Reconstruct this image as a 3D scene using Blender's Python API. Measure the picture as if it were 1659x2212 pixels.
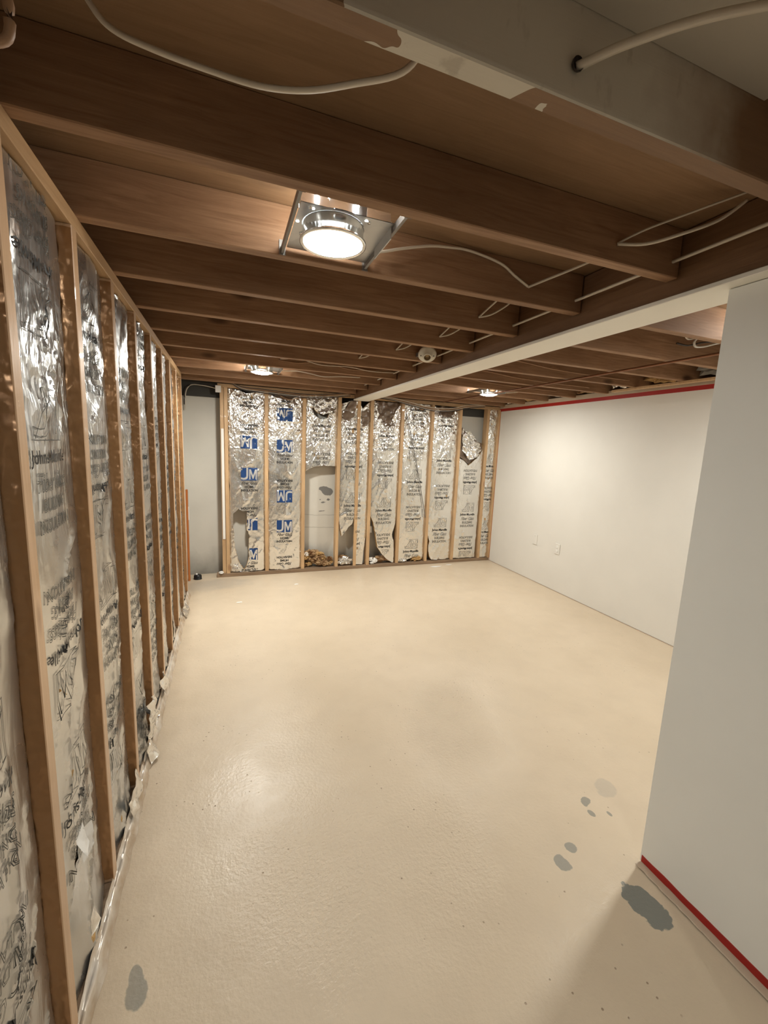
import bpy, bmesh, math, random
from mathutils import Vector, Matrix, noise
from mathutils.geometry import delaunay_2d_cdt
for o in list(bpy.data.objects): bpy.data.objects.remove(o)
S = bpy.context.scene
COL = S.collection
random.seed(7)

# ---------------------------------------------------------------- camera
yaw, pitch, roll, fpx, H = 0.361532, 0.154108, 0.0416614, 905.22, 1.5
fwd = Vector((math.sin(yaw)*math.cos(pitch), math.cos(yaw)*math.cos(pitch), -math.sin(pitch)))
rt = Vector((math.cos(yaw), -math.sin(yaw), 0)); up = rt.cross(fwd)
rt2 = rt*math.cos(roll)+up*math.sin(roll); up2 = -rt*math.sin(roll)+up*math.cos(roll)
cam = bpy.data.cameras.new('camera'); camo = bpy.data.objects.new('camera', cam); COL.objects.link(camo)
m = Matrix((rt2, up2, -fwd)).transposed().to_4x4(); m.translation = Vector((0, 0, H)); camo.matrix_world = m
cam.sensor_fit = 'VERTICAL'; cam.sensor_height = 36; cam.sensor_width = 27; cam.lens = fpx/2212*36
cam.clip_start = 0.02
S.camera = camo
# ---------------------------------------------------------------- world and exposure
w = bpy.data.worlds.new('world'); S.world = w; w.use_nodes = True
w.node_tree.nodes['Background'].inputs[0].default_value = (1, .9, .75, 1)
w.node_tree.nodes['Background'].inputs[1].default_value = 0.004
S.view_settings.view_transform = 'Standard'; S.view_settings.look = 'None'
S.view_settings.exposure = 0.0; S.view_settings.gamma = 1
S.view_settings.use_curve_mapping = False
LAMP = 430.0                                   # radiance of the bulb lenses
LAMPCOL = (1.0, 0.985, 0.91)
# recessed lamps: x, y (rim centre)
LAMPS = [(.29, 1.262, .24), (.278, 3.69, 1.42), (2.46, 3.69, .86), (2.47, 1.262, .85), (-.05, -1.15, .55)]   # last: relative output

# ---------------------------------------------------------------- materials
class NT:
    def __init__(s, name):
        s.m = bpy.data.materials.new(name); s.m.use_nodes = True; s.t = s.m.node_tree; s.n = s.t.nodes; s.b = s.n['Principled BSDF']
        s.co = s.n.new('ShaderNodeTexCoord').outputs['Object']
    def link(s, a, b): s.t.links.new(a, b)
    def mapping(s, scale=(1, 1, 1), loc=(0, 0, 0), src=None):
        n = s.n.new('ShaderNodeMapping'); n.inputs['Scale'].default_value = scale; n.inputs['Location'].default_value = loc
        s.link(src or s.co, n.inputs['Vector']); return n.outputs[0]
    def noise(s, scale, vec=None, detail=4, rough=.55, dist=0):
        n = s.n.new('ShaderNodeTexNoise'); n.inputs['Scale'].default_value = scale; n.inputs['Detail'].default_value = detail
        n.inputs['Roughness'].default_value = rough; n.inputs['Distortion'].default_value = dist
        s.link(vec or s.co, n.inputs['Vector']); return n.outputs['Fac']
    def voro(s, scale, vec=None, feature='F1', out='Distance'):
        n = s.n.new('ShaderNodeTexVoronoi'); n.feature = feature; n.inputs['Scale'].default_value = scale
        s.link(vec or s.co, n.inputs['Vector']); return n.outputs[out]
    def ramp(s, fac, stops):
        n = s.n.new('ShaderNodeValToRGB'); cr = n.color_ramp
        while len(cr.elements) < len(stops): cr.elements.new(.5)
        for e, (p, c) in zip(cr.elements, stops):
            e.position = p; e.color = (c, c, c, 1) if not hasattr(c, '__len__') else (*c, 1)
        s.link(fac, n.inputs[0]); return n.outputs[0]
    def math(s, op, a, b=None, c=None):
        n = s.n.new('ShaderNodeMath'); n.operation = op
        for i, v in enumerate((a, b, c)):
            if v is None: continue
            if isinstance(v, (int, float)): n.inputs[i].default_value = v
            else: s.link(v, n.inputs[i])
        return n.outputs[0]
    def mix(s, fac, a, b, mode='MIX'):
        n = s.n.new('ShaderNodeMix'); n.data_type = 'RGBA'; n.blend_type = mode
        for k, v in ((0, fac), (6, a), (7, b)):
            if isinstance(v, (int, float)): n.inputs[k].default_value = v
            elif isinstance(v, tuple): n.inputs[k].default_value = (*v, 1)
            else: s.link(v, n.inputs[k])
        return n.outputs[2]
    def bump(s, h, strength=.3, dist=.01, prev=None):
        n = s.n.new('ShaderNodeBump'); n.inputs['Strength'].default_value = strength; n.inputs['Distance'].default_value = dist
        s.link(h, n.inputs['Height'])
        if prev is not None: s.link(prev, n.inputs['Normal'])
        return n.outputs[0]
    def set(s, color=None, rough=None, metal=None, normal=None, spec=None, coat=None):
        for k, v in (('Base Color', color), ('Roughness', rough), ('Metallic', metal), ('Normal', normal), ('Specular IOR Level', spec), ('Coat Weight', coat)):
            if v is None: continue
            if isinstance(v, tuple): s.b.inputs[k].default_value = (*v, 1)
            elif isinstance(v, (int, float)): s.b.inputs[k].default_value = v
            else: s.link(v, s.b.inputs[k])
        return s.m
    def sep(s, src=None):
        n = s.n.new('ShaderNodeSeparateXYZ'); s.link(src or s.co, n.inputs[0]); return n.outputs
    def blob(s, axes, cx, cy, rx, ry, rot=0, wob=.35, nsc=9, soft=.04):
        """mask of an irregular patch: 1 inside an ellipse whose rim is broken up by noise"""
        o = s.sep(); X = s.math('SUBTRACT', o[axes[0]], cx); Y = s.math('SUBTRACT', o[axes[1]], cy)
        c, d = math.cos(rot), math.sin(rot)
        A = s.math('DIVIDE', s.math('ADD', s.math('MULTIPLY', X, c), s.math('MULTIPLY', Y, d)), rx)
        B = s.math('DIVIDE', s.math('SUBTRACT', s.math('MULTIPLY', Y, c), s.math('MULTIPLY', X, d)), ry)
        r = s.math('ADD', s.math('MULTIPLY', A, A), s.math('MULTIPLY', B, B))
        nz = s.noise(nsc, detail=3)
        r2 = s.math('ADD', r, s.math('MULTIPLY', s.math('SUBTRACT', nz, .5), wob*6))
        return s.ramp(r2, [(1-soft if 1-soft < 1 else .96, 1.0), (1.0, 0.0)])

def wood(name, c1, c2, axis='x', rough=.6, knots=.5, coat=0, spec=.3, knotc=(.06, .03, .015)):
    n = NT(name); sc = {'x': (.6, 9, 9), 'y': (9, .6, 9), 'z': (9, 9, .6)}[axis]; ks = {'x': (1.6, 4.5, 4.5), 'y': (4.5, 1.6, 4.5), 'z': (7, 7, 2.2)}[axis]
    g = n.noise(5, n.mapping(sc), 6, .65, 1.2); big = n.noise(1.7, detail=3)
    col = n.mix(n.ramp(g, [(.3, 0.0), (.72, 1.0)]), c1, c2)
    col = n.mix(n.ramp(big, [(.35, 0.0), (.7, .55)]), col, tuple(v*.72 for v in c1))
    kv = n.voro(1.0, n.mapping(ks)); k = n.ramp(kv, [(.05, knots), (.12, 0.0)])
    col = n.mix(k, col, knotc)
    b = n.bump(g, .25, .004)
    return n.set(col, rough, 0, b, spec, coat)

JOIST = wood('joist_wood', (.24, .128, .066), (.43, .26, .15), 'x', .62, .75)
BEAMW = wood('beam_wood', (.17, .085, .04), (.25, .14, .07), 'y', .6, .2)
STUD = wood('stud_pine', (.54, .34, .19), (.68, .46, .29), 'z', .42, .5, .25, .5, (.18, .07, .03))
STUDB = wood('stud_pine_back', (.50, .31, .16), (.66, .45, .25), 'z', .5, .5, .1, .4, (.2, .08, .04))
PLATE = wood('plate_pine', (.42, .26, .13), (.55, .36, .2), 'y', .55, .3)
SOLE = wood('sole_plate_dirty', (.20, .13, .08), (.36, .25, .16), 'x', .75, .2)
SUBF = wood('subfloor_board', (.24, .14, .07), (.33, .20, .11), 'x', .65, .3)
REDW = wood('orange_stained_wood', (.42, .12, .03), (.55, .20, .06), 'z', .4, .1)

n = NT('joist_paint_splashed')      # nearest joist: near face brushed with off-white paint, rough edge
g = n.noise(5, n.mapping((.6, 9, 9)), 6, .65, 1.2)
wd = n.mix(g, (.17, .095, .05), (.30, .18, .10))
o = n.sep(); geo = n.n.new('ShaderNodeNewGeometry'); N = n.sep(geo.outputs['Normal'])
edge = n.math('ADD', o[0], n.math('MULTIPLY', n.math('SUBTRACT', n.noise(16), .5), .10))
f1 = n.math('MULTIPLY', n.math('GREATER_THAN', edge, .155), n.ramp(n.math('ADD', edge, n.math('MULTIPLY', n.math('SUBTRACT', n.noise(6), .5), .3)), [(.72, 1.0), (.98, 0.0)]))  # paint fades to dark wood at the right end, standing in for shadow
face = n.math('MULTIPLY', f1, n.math('GREATER_THAN', n.math('MULTIPLY', N[1], -1), .5))
sm = n.math('MULTIPLY', n.math('GREATER_THAN', n.math('MULTIPLY', N[2], -1), .5), n.math('GREATER_THAN', n.noise(14, n.mapping((.7, .3, 1)), 2), .48))
sm = n.math('MULTIPLY', sm, n.math('MULTIPLY', n.math('GREATER_THAN', edge, .16), n.math('LESS_THAN', edge, .52)))
mk = n.math('MAXIMUM', face, sm)
pc = n.mix(n.ramp(n.noise(22, n.mapping((1, 1, .5))), [(.62, 0.0), (.72, .5)]), (.60, .55, .46), (.36, .31, .24))
JOIST0 = n.set(n.mix(mk, wd, pc), .6, 0, n.bump(g, .2, .003), .3)

n = NT('painted_concrete_floor')
b1 = n.noise(1.3, detail=5); b2 = n.noise(6, detail=6)
base = n.mix(n.ramp(b1, [(.3, 0.0), (.7, 1.0)]), (.61, .50, .365), (.68, .565, .425))
base = n.mix(n.ramp(b2, [(.45, 0.0), (.75, .35)]), base, (.55, .45, .335))
specks = n.math('MULTIPLY', n.ramp(n.voro(26), [(.05, 1.0), (.10, 0.0)]), n.ramp(n.noise(2.2), [(.48, 0.0), (.58, 1.0)]))
base = n.mix(n.math('MULTIPLY', specks, .75), base, (.25, .16, .10))
XY = (0, 1)
bare = n.blob(XY, 1.308, .79, .052, .084, .12, .34, 18, .1)
for a in ((1.145, 1.0, .028, .034, 0, .3, 22), (1.225, 1.04, .026, .022, 0, .3, 22), (1.452, 1.19, .028, .020, .5, .35, 26),
          (1.428, 1.137, .014, .018, 0, .3, 24), (1.50, 1.11, .008, .014, 0, .2, 24), (-.255, 1.09, .030, .045, .2, .30, 16), (-.262, 1.12, .018, .035, .2, .22, 14)):
    bare = n.math('MAXIMUM', bare, n.math('MULTIPLY', n.blob(XY, *a, .2), .75))
dull = n.blob(XY, 1.60, 1.22, .06, .05, .3, .3, 12, .3)
base = n.mix(n.math('MULTIPLY', dull, .35), base, (.36, .34, .30))
base = n.mix(bare, base, (.22, .225, .20))
dirt = n.blob(XY, -.12, 4.55, .40, .20, .1, .35, 5, .8)
base = n.mix(n.math('MULTIPLY', dirt, .55), base, (.42, .37, .31))
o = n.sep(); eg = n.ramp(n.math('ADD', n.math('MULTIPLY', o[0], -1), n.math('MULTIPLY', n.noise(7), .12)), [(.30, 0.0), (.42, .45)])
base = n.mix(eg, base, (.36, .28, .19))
rougharea = n.math('MAXIMUM', n.blob(XY, 1.15, 1.85, .28, .50, -.35, .35, 3, .8), n.math('MULTIPLY', n.blob(XY, .45, 1.25, .5, .45, 0, .35, 3, .95), .5))
rougharea = n.math('ADD', rougharea, .18)
fine = n.math('MULTIPLY', n.noise(75, detail=3, rough=.6), rougharea)
bp1 = n.bump(fine, .9, .008); bp2 = n.bump(n.noise(4, detail=4), .25, .02, bp1)
pit = n.bump(n.math('MULTIPLY', specks, -1), .6, .004, bp2)
rr = n.ramp(n.noise(3.1, detail=4), [(.3, .28), (.7, .46)])
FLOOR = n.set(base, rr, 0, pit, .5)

def paint(name, c, rough=.55, bs=60, var=.05, extra=None):
    n = NT(name); a = n.noise(2.2, detail=4)
    col = n.mix(n.ramp(a, [(.3, 0.0), (.7, 1.0)]), c, tuple(v*(1-var) for v in c))
    if extra: col = extra(n, col)
    return n.set(col, rough, 0, n.bump(n.noise(bs, detail=3), .12, .002), .35)
WALLW = paint('white_wall_paint', (.78, .755, .70))
BEAMP = paint('white_beam_paint', (.88, .86, .79), .5)
SKIM = paint('beige_skim', (.55, .44, .33), .6)
REDP = paint('red_primer', (.42, .022, .015), .5, var=.2)
CREAM = paint('cream_trim_paint', (.80, .77, .72), .45)
def cw(n, col):
    XZ = (0, 2)
    o = n.sep()
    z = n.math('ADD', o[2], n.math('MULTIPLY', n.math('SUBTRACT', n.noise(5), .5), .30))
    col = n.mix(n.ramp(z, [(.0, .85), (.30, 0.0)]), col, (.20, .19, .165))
    sp = n.blob(XZ, 1.12, .945, .075, .05, -.35, .42, 13, .1)
    for a in ((1.05, .84, .008, .006, 0), (1.085, .805, .03, .009, .1), (1.15, .84, .022, .014, 0), (1.07, .70, .04, .006, .1)):
        sp = n.math('MAXIMUM', sp, n.blob(XZ, *a, .5, 30, .2))
    col = n.mix(n.math('MULTIPLY', sp, .85), col, (.12, .12, .12))
    for zz in (.655, .50):
        l = n.math('ABSOLUTE', n.math('SUBTRACT', n.math('ADD', o[2], n.math('MULTIPLY', n.math('SUBTRACT', n.noise(2.4), .5), .10)), zz))
        col = n.mix(n.math('MULTIPLY', n.ramp(l, [(.0, .55), (.006, 0.0)]), n.math('GREATER_THAN', o[0], .6)), col, (.25, .23, .2))
    return col
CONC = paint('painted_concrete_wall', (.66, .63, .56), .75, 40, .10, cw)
DKC = paint('dark_grey_sill', (.075, .072, .065), .85, 30, .3)
CONC2 = paint('bare_concrete', (.30, .28, .25), .85, 30, .2)

def foilmat(name, base=(.86, .85, .82), rough=.17, bsc=1.0, metal=.94, vst=.75, left=False):
    n = NT(name)
    dst = n.n.new('ShaderNodeVectorMath'); dst.operation = 'ADD'
    nn = n.n.new('ShaderNodeTexNoise'); nn.inputs['Scale'].default_value = 7; n.link(n.co, nn.inputs['Vector'])
    sc = n.n.new('ShaderNodeVectorMath'); sc.operation = 'SCALE'; sc.inputs['Scale'].default_value = .06
    n.link(nn.outputs['Color'], sc.inputs[0]); n.link(n.co, dst.inputs[0]); n.link(sc.outputs[0], dst.inputs[1])
    z = n.sep()[2]
    amt = n.ramp(n.math('ADD', z, n.math('MULTIPLY', n.noise(2.5), .5)), [(.0, .55), (.08, .22), (.9, .30), (1.0, .3)])
    amt2 = n.ramp(n.math('MULTIPLY', n.math('ADD', z, n.math('MULTIPLY', n.math('SUBTRACT', n.noise(3), .5), .5)), .5), [(.62, .20), (.82, 1.0)] if not left else [(.60, .07), (.76, .9), (.87, .8), (.96, .22)])
    def ridge(sc, mp, d=2): return n.math('ABSOLUTE', n.math('SUBTRACT', n.noise(sc, n.mapping(mp), d, .5, .6), .5))
    v1 = ridge(11, (1, 1, vst)); v2 = ridge(26, (1, 1, vst*.8), 3); v3 = n.voro(22, dst.outputs[0], 'F1')
    h = n.math('ADD', n.math('ADD', n.math('MULTIPLY', v1, 2.2), n.math('MULTIPLY', v2, 1.1)), n.math('MULTIPLY', v3, .35))
    h = n.math('MULTIPLY', h, n.math('MAXIMUM', amt2, n.math('MULTIPLY', amt, .15 if left else .5)))
    b = n.bump(h, .75*bsc, .022); b = n.bump(n.noise(120, detail=2), .06, .002, b)
    col = n.mix(n.ramp(n.noise(3.5), [(.4, 0.0), (.8, .3)]), base, tuple(v*.8 for v in base))
    return n.set(col, n.ramp(n.noise(5), [(.3, rough), (.7, rough+.12)]), metal, b, .5)
FOIL = foilmat('foil_facing')
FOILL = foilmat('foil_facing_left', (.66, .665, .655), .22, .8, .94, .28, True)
FOILS = foilmat('crumpled_foil', (.9, .89, .86), .15, 1.3)
n = NT('fiberglass_wool'); FIBER = n.set(n.mix(n.noise(30, detail=6), (.34, .19, .07), (.62, .42, .2)), .9, 0, n.bump(n.noise(55, detail=5), .9, .012), .1)
n = NT('brown_wool_debris'); WOOLB = n.set(n.mix(n.ramp(n.noise(18, detail=5), [(.35, 0.0), (.7, 1.0)]), (.13, .06, .025), (.50, .34, .19)), .9, 0, n.bump(n.noise(50, detail=5), .9, .012), .1)
n = NT('kraft_paper_back'); KRAFT = n.set(n.mix(n.noise(9), (.13, .09, .065), (.24, .17, .12)), .25, 0, n.bump(n.voro(16), .6, .01), .6, .4)
def flat(name, c, rough=.5, metal=0, spec=.4): return NT(name).set(c, rough, metal, None, spec)
INK = flat('black_ink', (.025, .025, .025), .5); INKL = flat('thin_line_ink', (.07, .068, .06), .5); BLUE = flat('blue_ink', (.008, .045, .16), .45)
KNOCK = flat('logo_knockout_silver', (.70, .69, .67), .3, .6)
CABLE = flat('white_cable_sheath', (.62, .55, .45), .45); CABLEB = flat('brown_cable_sheath', (.30, .17, .09), .5); CABLED = flat('dark_cable_sheath', (.05, .04, .035), .5)
STEEL = NT('galvanized_steel'); STEEL = STEEL.set(STEEL.mix(STEEL.voro(24, out='Color'), (.50, .52, .54), (.62, .63, .64), 'MIX'), .36, .85, None, .5)
STEELD = flat('dull_hanger_steel', (.26, .25, .24), .5, .7)
ALU = flat('bright_reflector', (.9, .9, .88), .16, 1.0)
PORC = flat('porcelain_white', (.72, .68, .58), .3); BRASS = flat('socket_shell', (.35, .25, .14), .35, .8); BLACKP = flat('black_rubber', (.012, .012, .013), .3)
WHITEP = flat('white_plastic', (.82, .81, .77), .3); COPPER = flat('tarnished_copper', (.24, .11, .06), .4, .7); WHITES = flat('white_scrap', (.86, .85, .82), .5)
n = NT('dusty_poly_film'); FILM = n.set(n.mix(n.ramp(n.noise(14, n.mapping((1, .5, 1))), [(.35, 0.0), (.65, 1.0)]), (.44, .33, .22), (.66, .60, .52)), .25, .15, n.bump(n.voro(14), .8, .012), .6)
def glow(name, k):
    n = NT(name); n.b.inputs['Emission Color'].default_value = (*LAMPCOL, 1); n.b.inputs['Emission Strength'].default_value = LAMP*k; return n.set((1, 1, 1), .5)

# ---------------------------------------------------------------- builders
def mesh(name, V, F, mat, parent=None, smooth=False):
    me = bpy.data.meshes.new(name); me.from_pydata([tuple(v) for v in V], [], F); me.materials.append(mat); me.update()
    if smooth: me.polygons.foreach_set('use_smooth', [True]*len(me.polygons))
    o = bpy.data.objects.new(name, me); COL.objects.link(o)
    if parent: o.parent = parent; o.matrix_parent_inverse = Matrix.Translation(parent.location).inverted()
    return o
def fromobj(name, bm, mat, parent=None, smooth=False):
    me = bpy.data.meshes.new(name); bm.to_mesh(me); bm.free(); me.materials.append(mat)
    if smooth: me.polygons.foreach_set('use_smooth', [True]*len(me.polygons))
    o = bpy.data.objects.new(name, me); COL.objects.link(o)
    if parent: o.parent = parent; o.matrix_parent_inverse = Matrix.Translation(parent.location).inverted()
    return o
def bx(bm, x0, x1, y0, y1, z0, z1, bev=0):
    r = bmesh.ops.create_cube(bm, size=1); vs = r['verts']
    for v in vs: v.co = Vector(((x0+x1)/2+v.co.x*(x1-x0), (y0+y1)/2+v.co.y*(y1-y0), (z0+z1)/2+v.co.z*(z1-z0)))
    if bev:
        es = list({e for v in vs for e in v.link_edges}); bmesh.ops.bevel(bm, geom=es, offset=bev, segments=1, affect='EDGES')
def box(name, x0, x1, y0, y1, z0, z1, mat, parent=None, bev=0):
    bm = bmesh.new(); bx(bm, x0, x1, y0, y1, z0, z1, bev); return fromobj(name, bm, mat, parent)
def empty(name, loc, label, cat, group=None):
    o = bpy.data.objects.new(name, None); o.location = loc; o.empty_display_size = .05; COL.objects.link(o); tag(o, label, cat, group); return o
def tag(o, label=None, cat=None, group=None, kind=None):
    for k, v in (('label', label), ('category', cat), ('group', group), ('kind', kind)):
        if v: o[k] = v
    return o
def struct(o, label=None, cat=None): o['kind'] = 'structure'; return tag(o, label, cat)
def tube(name, pts, r, mat, parent=None, seg=6, flatten=1.0, sub=6):
    P = [Vector(p) for p in pts]; Q = []
    for i in range(len(P)-1):
        a = P[max(i-1, 0)]; b = P[i]; c = P[i+1]; d = P[min(i+2, len(P)-1)]
        for k in range(sub):
            t = k/sub; Q.append(.5*((2*b)+(-a+c)*t+(2*a-5*b+4*c-d)*t*t+(-a+3*b-3*c+d)*t**3))
    Q.append(P[-1]); V = []; F = []
    for i, q in enumerate(Q):
        t = (Q[min(i+1, len(Q)-1)]-Q[max(i-1, 0)]).normalized()
        u = t.cross(Vector((0, 0, 1)));
        if u.length < .05: u = t.cross(Vector((1, 0, 0)))
        u.normalize(); v = t.cross(u)
        for k in range(seg):
            a = 2*math.pi*k/seg; V.append(q+u*math.cos(a)*r*flatten+v*math.sin(a)*r)
    for i in range(len(Q)-1):
        for k in range(seg): F.append((i*seg+k, i*seg+(k+1) % seg, (i+1)*seg+(k+1) % seg, (i+1)*seg+k))
    F.append(tuple(range(seg))[::-1]); F.append(tuple((len(Q)-1)*seg+k for k in range(seg)))
    return mesh(name, V, F, mat, parent, True)
def lathe(name, prof, mat, parent=None, M=None, seg=40, smooth=True):
    V = []; F = []
    for r, z in prof:
        for k in range(seg):
            a = 2*math.pi*k/seg; p = Vector((r*math.cos(a), r*math.sin(a), z)); V.append(M @ p if M else p)
    for i in range(len(prof)-1):
        for k in range(seg): F.append((i*seg+k, i*seg+(k+1) % seg, (i+1)*seg+(k+1) % seg, (i+1)*seg+k))
    return mesh(name, V, F, mat, parent, smooth)
def inside(p, poly):
    x, y = p; c = False; j = len(poly)-1
    for i in range(len(poly)):
        xi, yi = poly[i]; xj, yj = poly[j]
        if (yi > y) != (yj > y) and x < (xj-xi)*(y-yi)/(yj-yi)+xi: c = not c
        j = i
    return c
def rough_edge(poly, seed, amp=.006, step=.02):
    out = []
    for i in range(len(poly)):
        a = Vector(poly[i]); b = Vector(poly[(i+1) % len(poly)]); nseg = max(1, int((b-a).length/step)); d = (b-a); pr = Vector((-d.y, d.x)).normalized() if d.length else Vector((0, 0))
        for k in range(nseg):
            p = a+d*(k/nseg); j = noise.noise(Vector((p.x*40, p.y*40, seed)))*amp*2 if k else 0
            out.append((p.x+pr.x*j, p.y+pr.y*j))
    return out
def sheet2d(outer, holes, g, seed):
    """constrained triangulation of an outline with holes and a jittered inner grid -> points, triangles"""
    rnd = random.Random(seed); pts = []; edges = []
    def loop(pl):
        s0 = len(pts); pts.extend(Vector(p) for p in pl); edges.extend((s0+i, s0+(i+1) % len(pl)) for i in range(len(pl)))
    loop(outer)
    for h in holes: loop(h)
    xs = [p[0] for p in outer]; ys = [p[1] for p in outer]
    y = min(ys)+g*.5
    while y < max(ys):
        x = min(xs)+g*.5
        while x < max(xs):
            q = (x+rnd.uniform(-.2, .2)*g, y+rnd.uniform(-.2, .2)*g)
            if inside(q, outer) and not any(inside(q, h) for h in holes): pts.append(Vector(q))
            x += g
        y += g
    v, e, f, *_ = delaunay_2d_cdt(pts, edges, [], 0, 1e-5)
    tris = []
    for t in f:
        c = sum((v[i] for i in t), Vector((0, 0)))/len(t)
        if inside(c, outer) and not any(inside(c, h) for h in holes): tris.append(tuple(t))
    return v, tris

# ---------------------------------------------------------------- print (letters and logo) as flat outlines
def text2d(s, size, bold=0, shear=0, outline=0, sx=1):
    cu = bpy.data.curves.new('t', 'FONT'); cu.body = s; cu.size = size; cu.align_x = 'CENTER'; cu.align_y = 'CENTER'; cu.shear = shear; cu.resolution_u = 2
    cu.offset = bold
    if outline: cu.fill_mode = 'NONE'; cu.bevel_depth = outline; cu.bevel_resolution = 0
    o = bpy.data.objects.new('t', cu); COL.objects.link(o); bpy.context.view_layer.update()
    me = bpy.data.meshes.new_from_object(o.evaluated_get(bpy.context.evaluated_depsgraph_get()))
    V = [(v.co.x*sx, v.co.y, v.co.z*.3) for v in me.vertices]; F = [tuple(p.vertices) for p in me.polygons]
    bpy.data.objects.remove(o); bpy.data.curves.remove(cu); bpy.data.meshes.remove(me); return V, F
Jp = [(.42, 1), (.56, 1), (.56, .36), (.52, .18), (.40, .08), (.2, .05), (.0, .10), (.0, .25), (.2, .2), (.34, .22), (.41, .32)]
Mp = [(.63, 0), (.63, .88), (.77, .88), (.93, .42), (1.09, .88), (1.23, .88), (1.23, 0), (1.12, 0), (1.12, .60), (.97, .14), (.89, .14), (.74, .60), (.74, 0)]
Rp = [(0, 0), (1.27, 0), (1.27, 1), (0, 1)]
def poly2d(poly, w, h, z=0, g=.03):
    P = [((x/1.27-.5)*w, (y-.5)*h) for x, y in poly]; v, t = sheet2d(P, [], g, 1)
    return [(p.x, p.y, z) for p in v], t
def line2d(poly, w, h, lw):
    P = [Vector(((x/1.27-.5)*w, (y-.5)*h)) for x, y in poly]; V = []; F = []
    for i in range(len(P)):
        a, b = P[i], P[(i+1) % len(P)]; d = (b-a).normalized()*lw; q = Vector((-d.y, d.x)); s = len(V); nn = max(1, int((b-a).length/.03))
        for k in range(nn+1):
            c = a-d+(b-a+2*d)*(k/nn); V += [(*(c+q), 0), (*(c-q), 0)]
        F += [(s+2*k, s+2*k+1, s+2*k+3, s+2*k+2) for k in range(nn)]
    return V, F
T_J = text2d('Johns-Manville', .043, .0006, 0, 0, .86)
T_FG = text2d('Fiber Glass', .060, 0, .45, .0010, .72)
T_B = text2d('BUILDING', .042, 0, .12, .0010, .80)
T_I = text2d('INSULATION', .042, 0, .12, .0010, .84)
L_O = [line2d(p, .175, .118, .0010) for p in (Jp, Mp, [(0, 0), (1.27, 0), (1.27, 1), (.60, 1), (.60, 1.0)])]
H_FG = text2d('Fiber Glass', .046, .0004, .45, 0, .8)
H_H = text2d('HOME', .036, .0012, 0, 0, .95)
H_I = text2d('INSULATION', .033, .0012, 0, 0, .92)
L_R = poly2d(Rp, .172, .140); L_J = poly2d(Jp, .172, .140, .0006); L_M = poly2d(Mp, .172, .140, .0006)

class Bay:
    """one stud bay: maps (u across, v up, d towards the room) to the room"""
    def __init__(s, side, a, w, plane, seed, bulge=.014, crk=None, top=2.045, bot=.045):
        s.side, s.a, s.w, s.p, s.seed, s.bulge, s.top, s.bot = side, a, w, plane, seed, bulge, top, bot
        s.crk = crk
    def disp(s, u, v):
        t = min(max(u/s.w, 0), 1); b = s.bulge*max(0, math.sin(math.pi*t))**.5
        k = s.crk(u, v)
        n1 = noise.noise(Vector((u*6+s.seed*3.1, v*2.2, s.seed)))*.012
        n2 = abs(noise.noise(Vector((u*15+v*5, v*9-u*4, s.seed*1.7))))*.020*k
        n3 = noise.noise(Vector((u*34, v*26, s.seed*2.3)))*.0018*k
        n4 = abs(noise.noise(Vector((u*9-v*3, v*3.1, s.seed*5.7+4))))
        n4 = max(0, .10-n4)*.10
        foot = .030*max(0, 1-v/.22)**2*(1-.6*abs(2*t-1)) if s.side == 'L' else 0
        return b+(n1-n2+n3+n4)*(.25+.75*math.sin(math.pi*t))+foot
    def pos(s, u, v, off=0):
        d = s.disp(u, v)+off
        return (s.p+d, s.a+u, v) if s.side == 'L' else (s.a+u, s.p-d, v)
    def stamp(s, acc, geo, cu, cv, flip, holes, outer, off=.0034):
        V, F = geo; k = -1 if flip else 1; s0 = len(acc[0]); ok = []
        for x, y, z in V:
            u = cu+k*x; v = cv+k*y; good = inside((u, v), outer) and not any(inside((u, v), h) for h in holes); ok.append(good)
            acc[0].append(s.pos(u, v, off+z))
        for f in F:
            if all(ok[i] for i in f): acc[1].append(tuple(s0+i for i in f))
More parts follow.
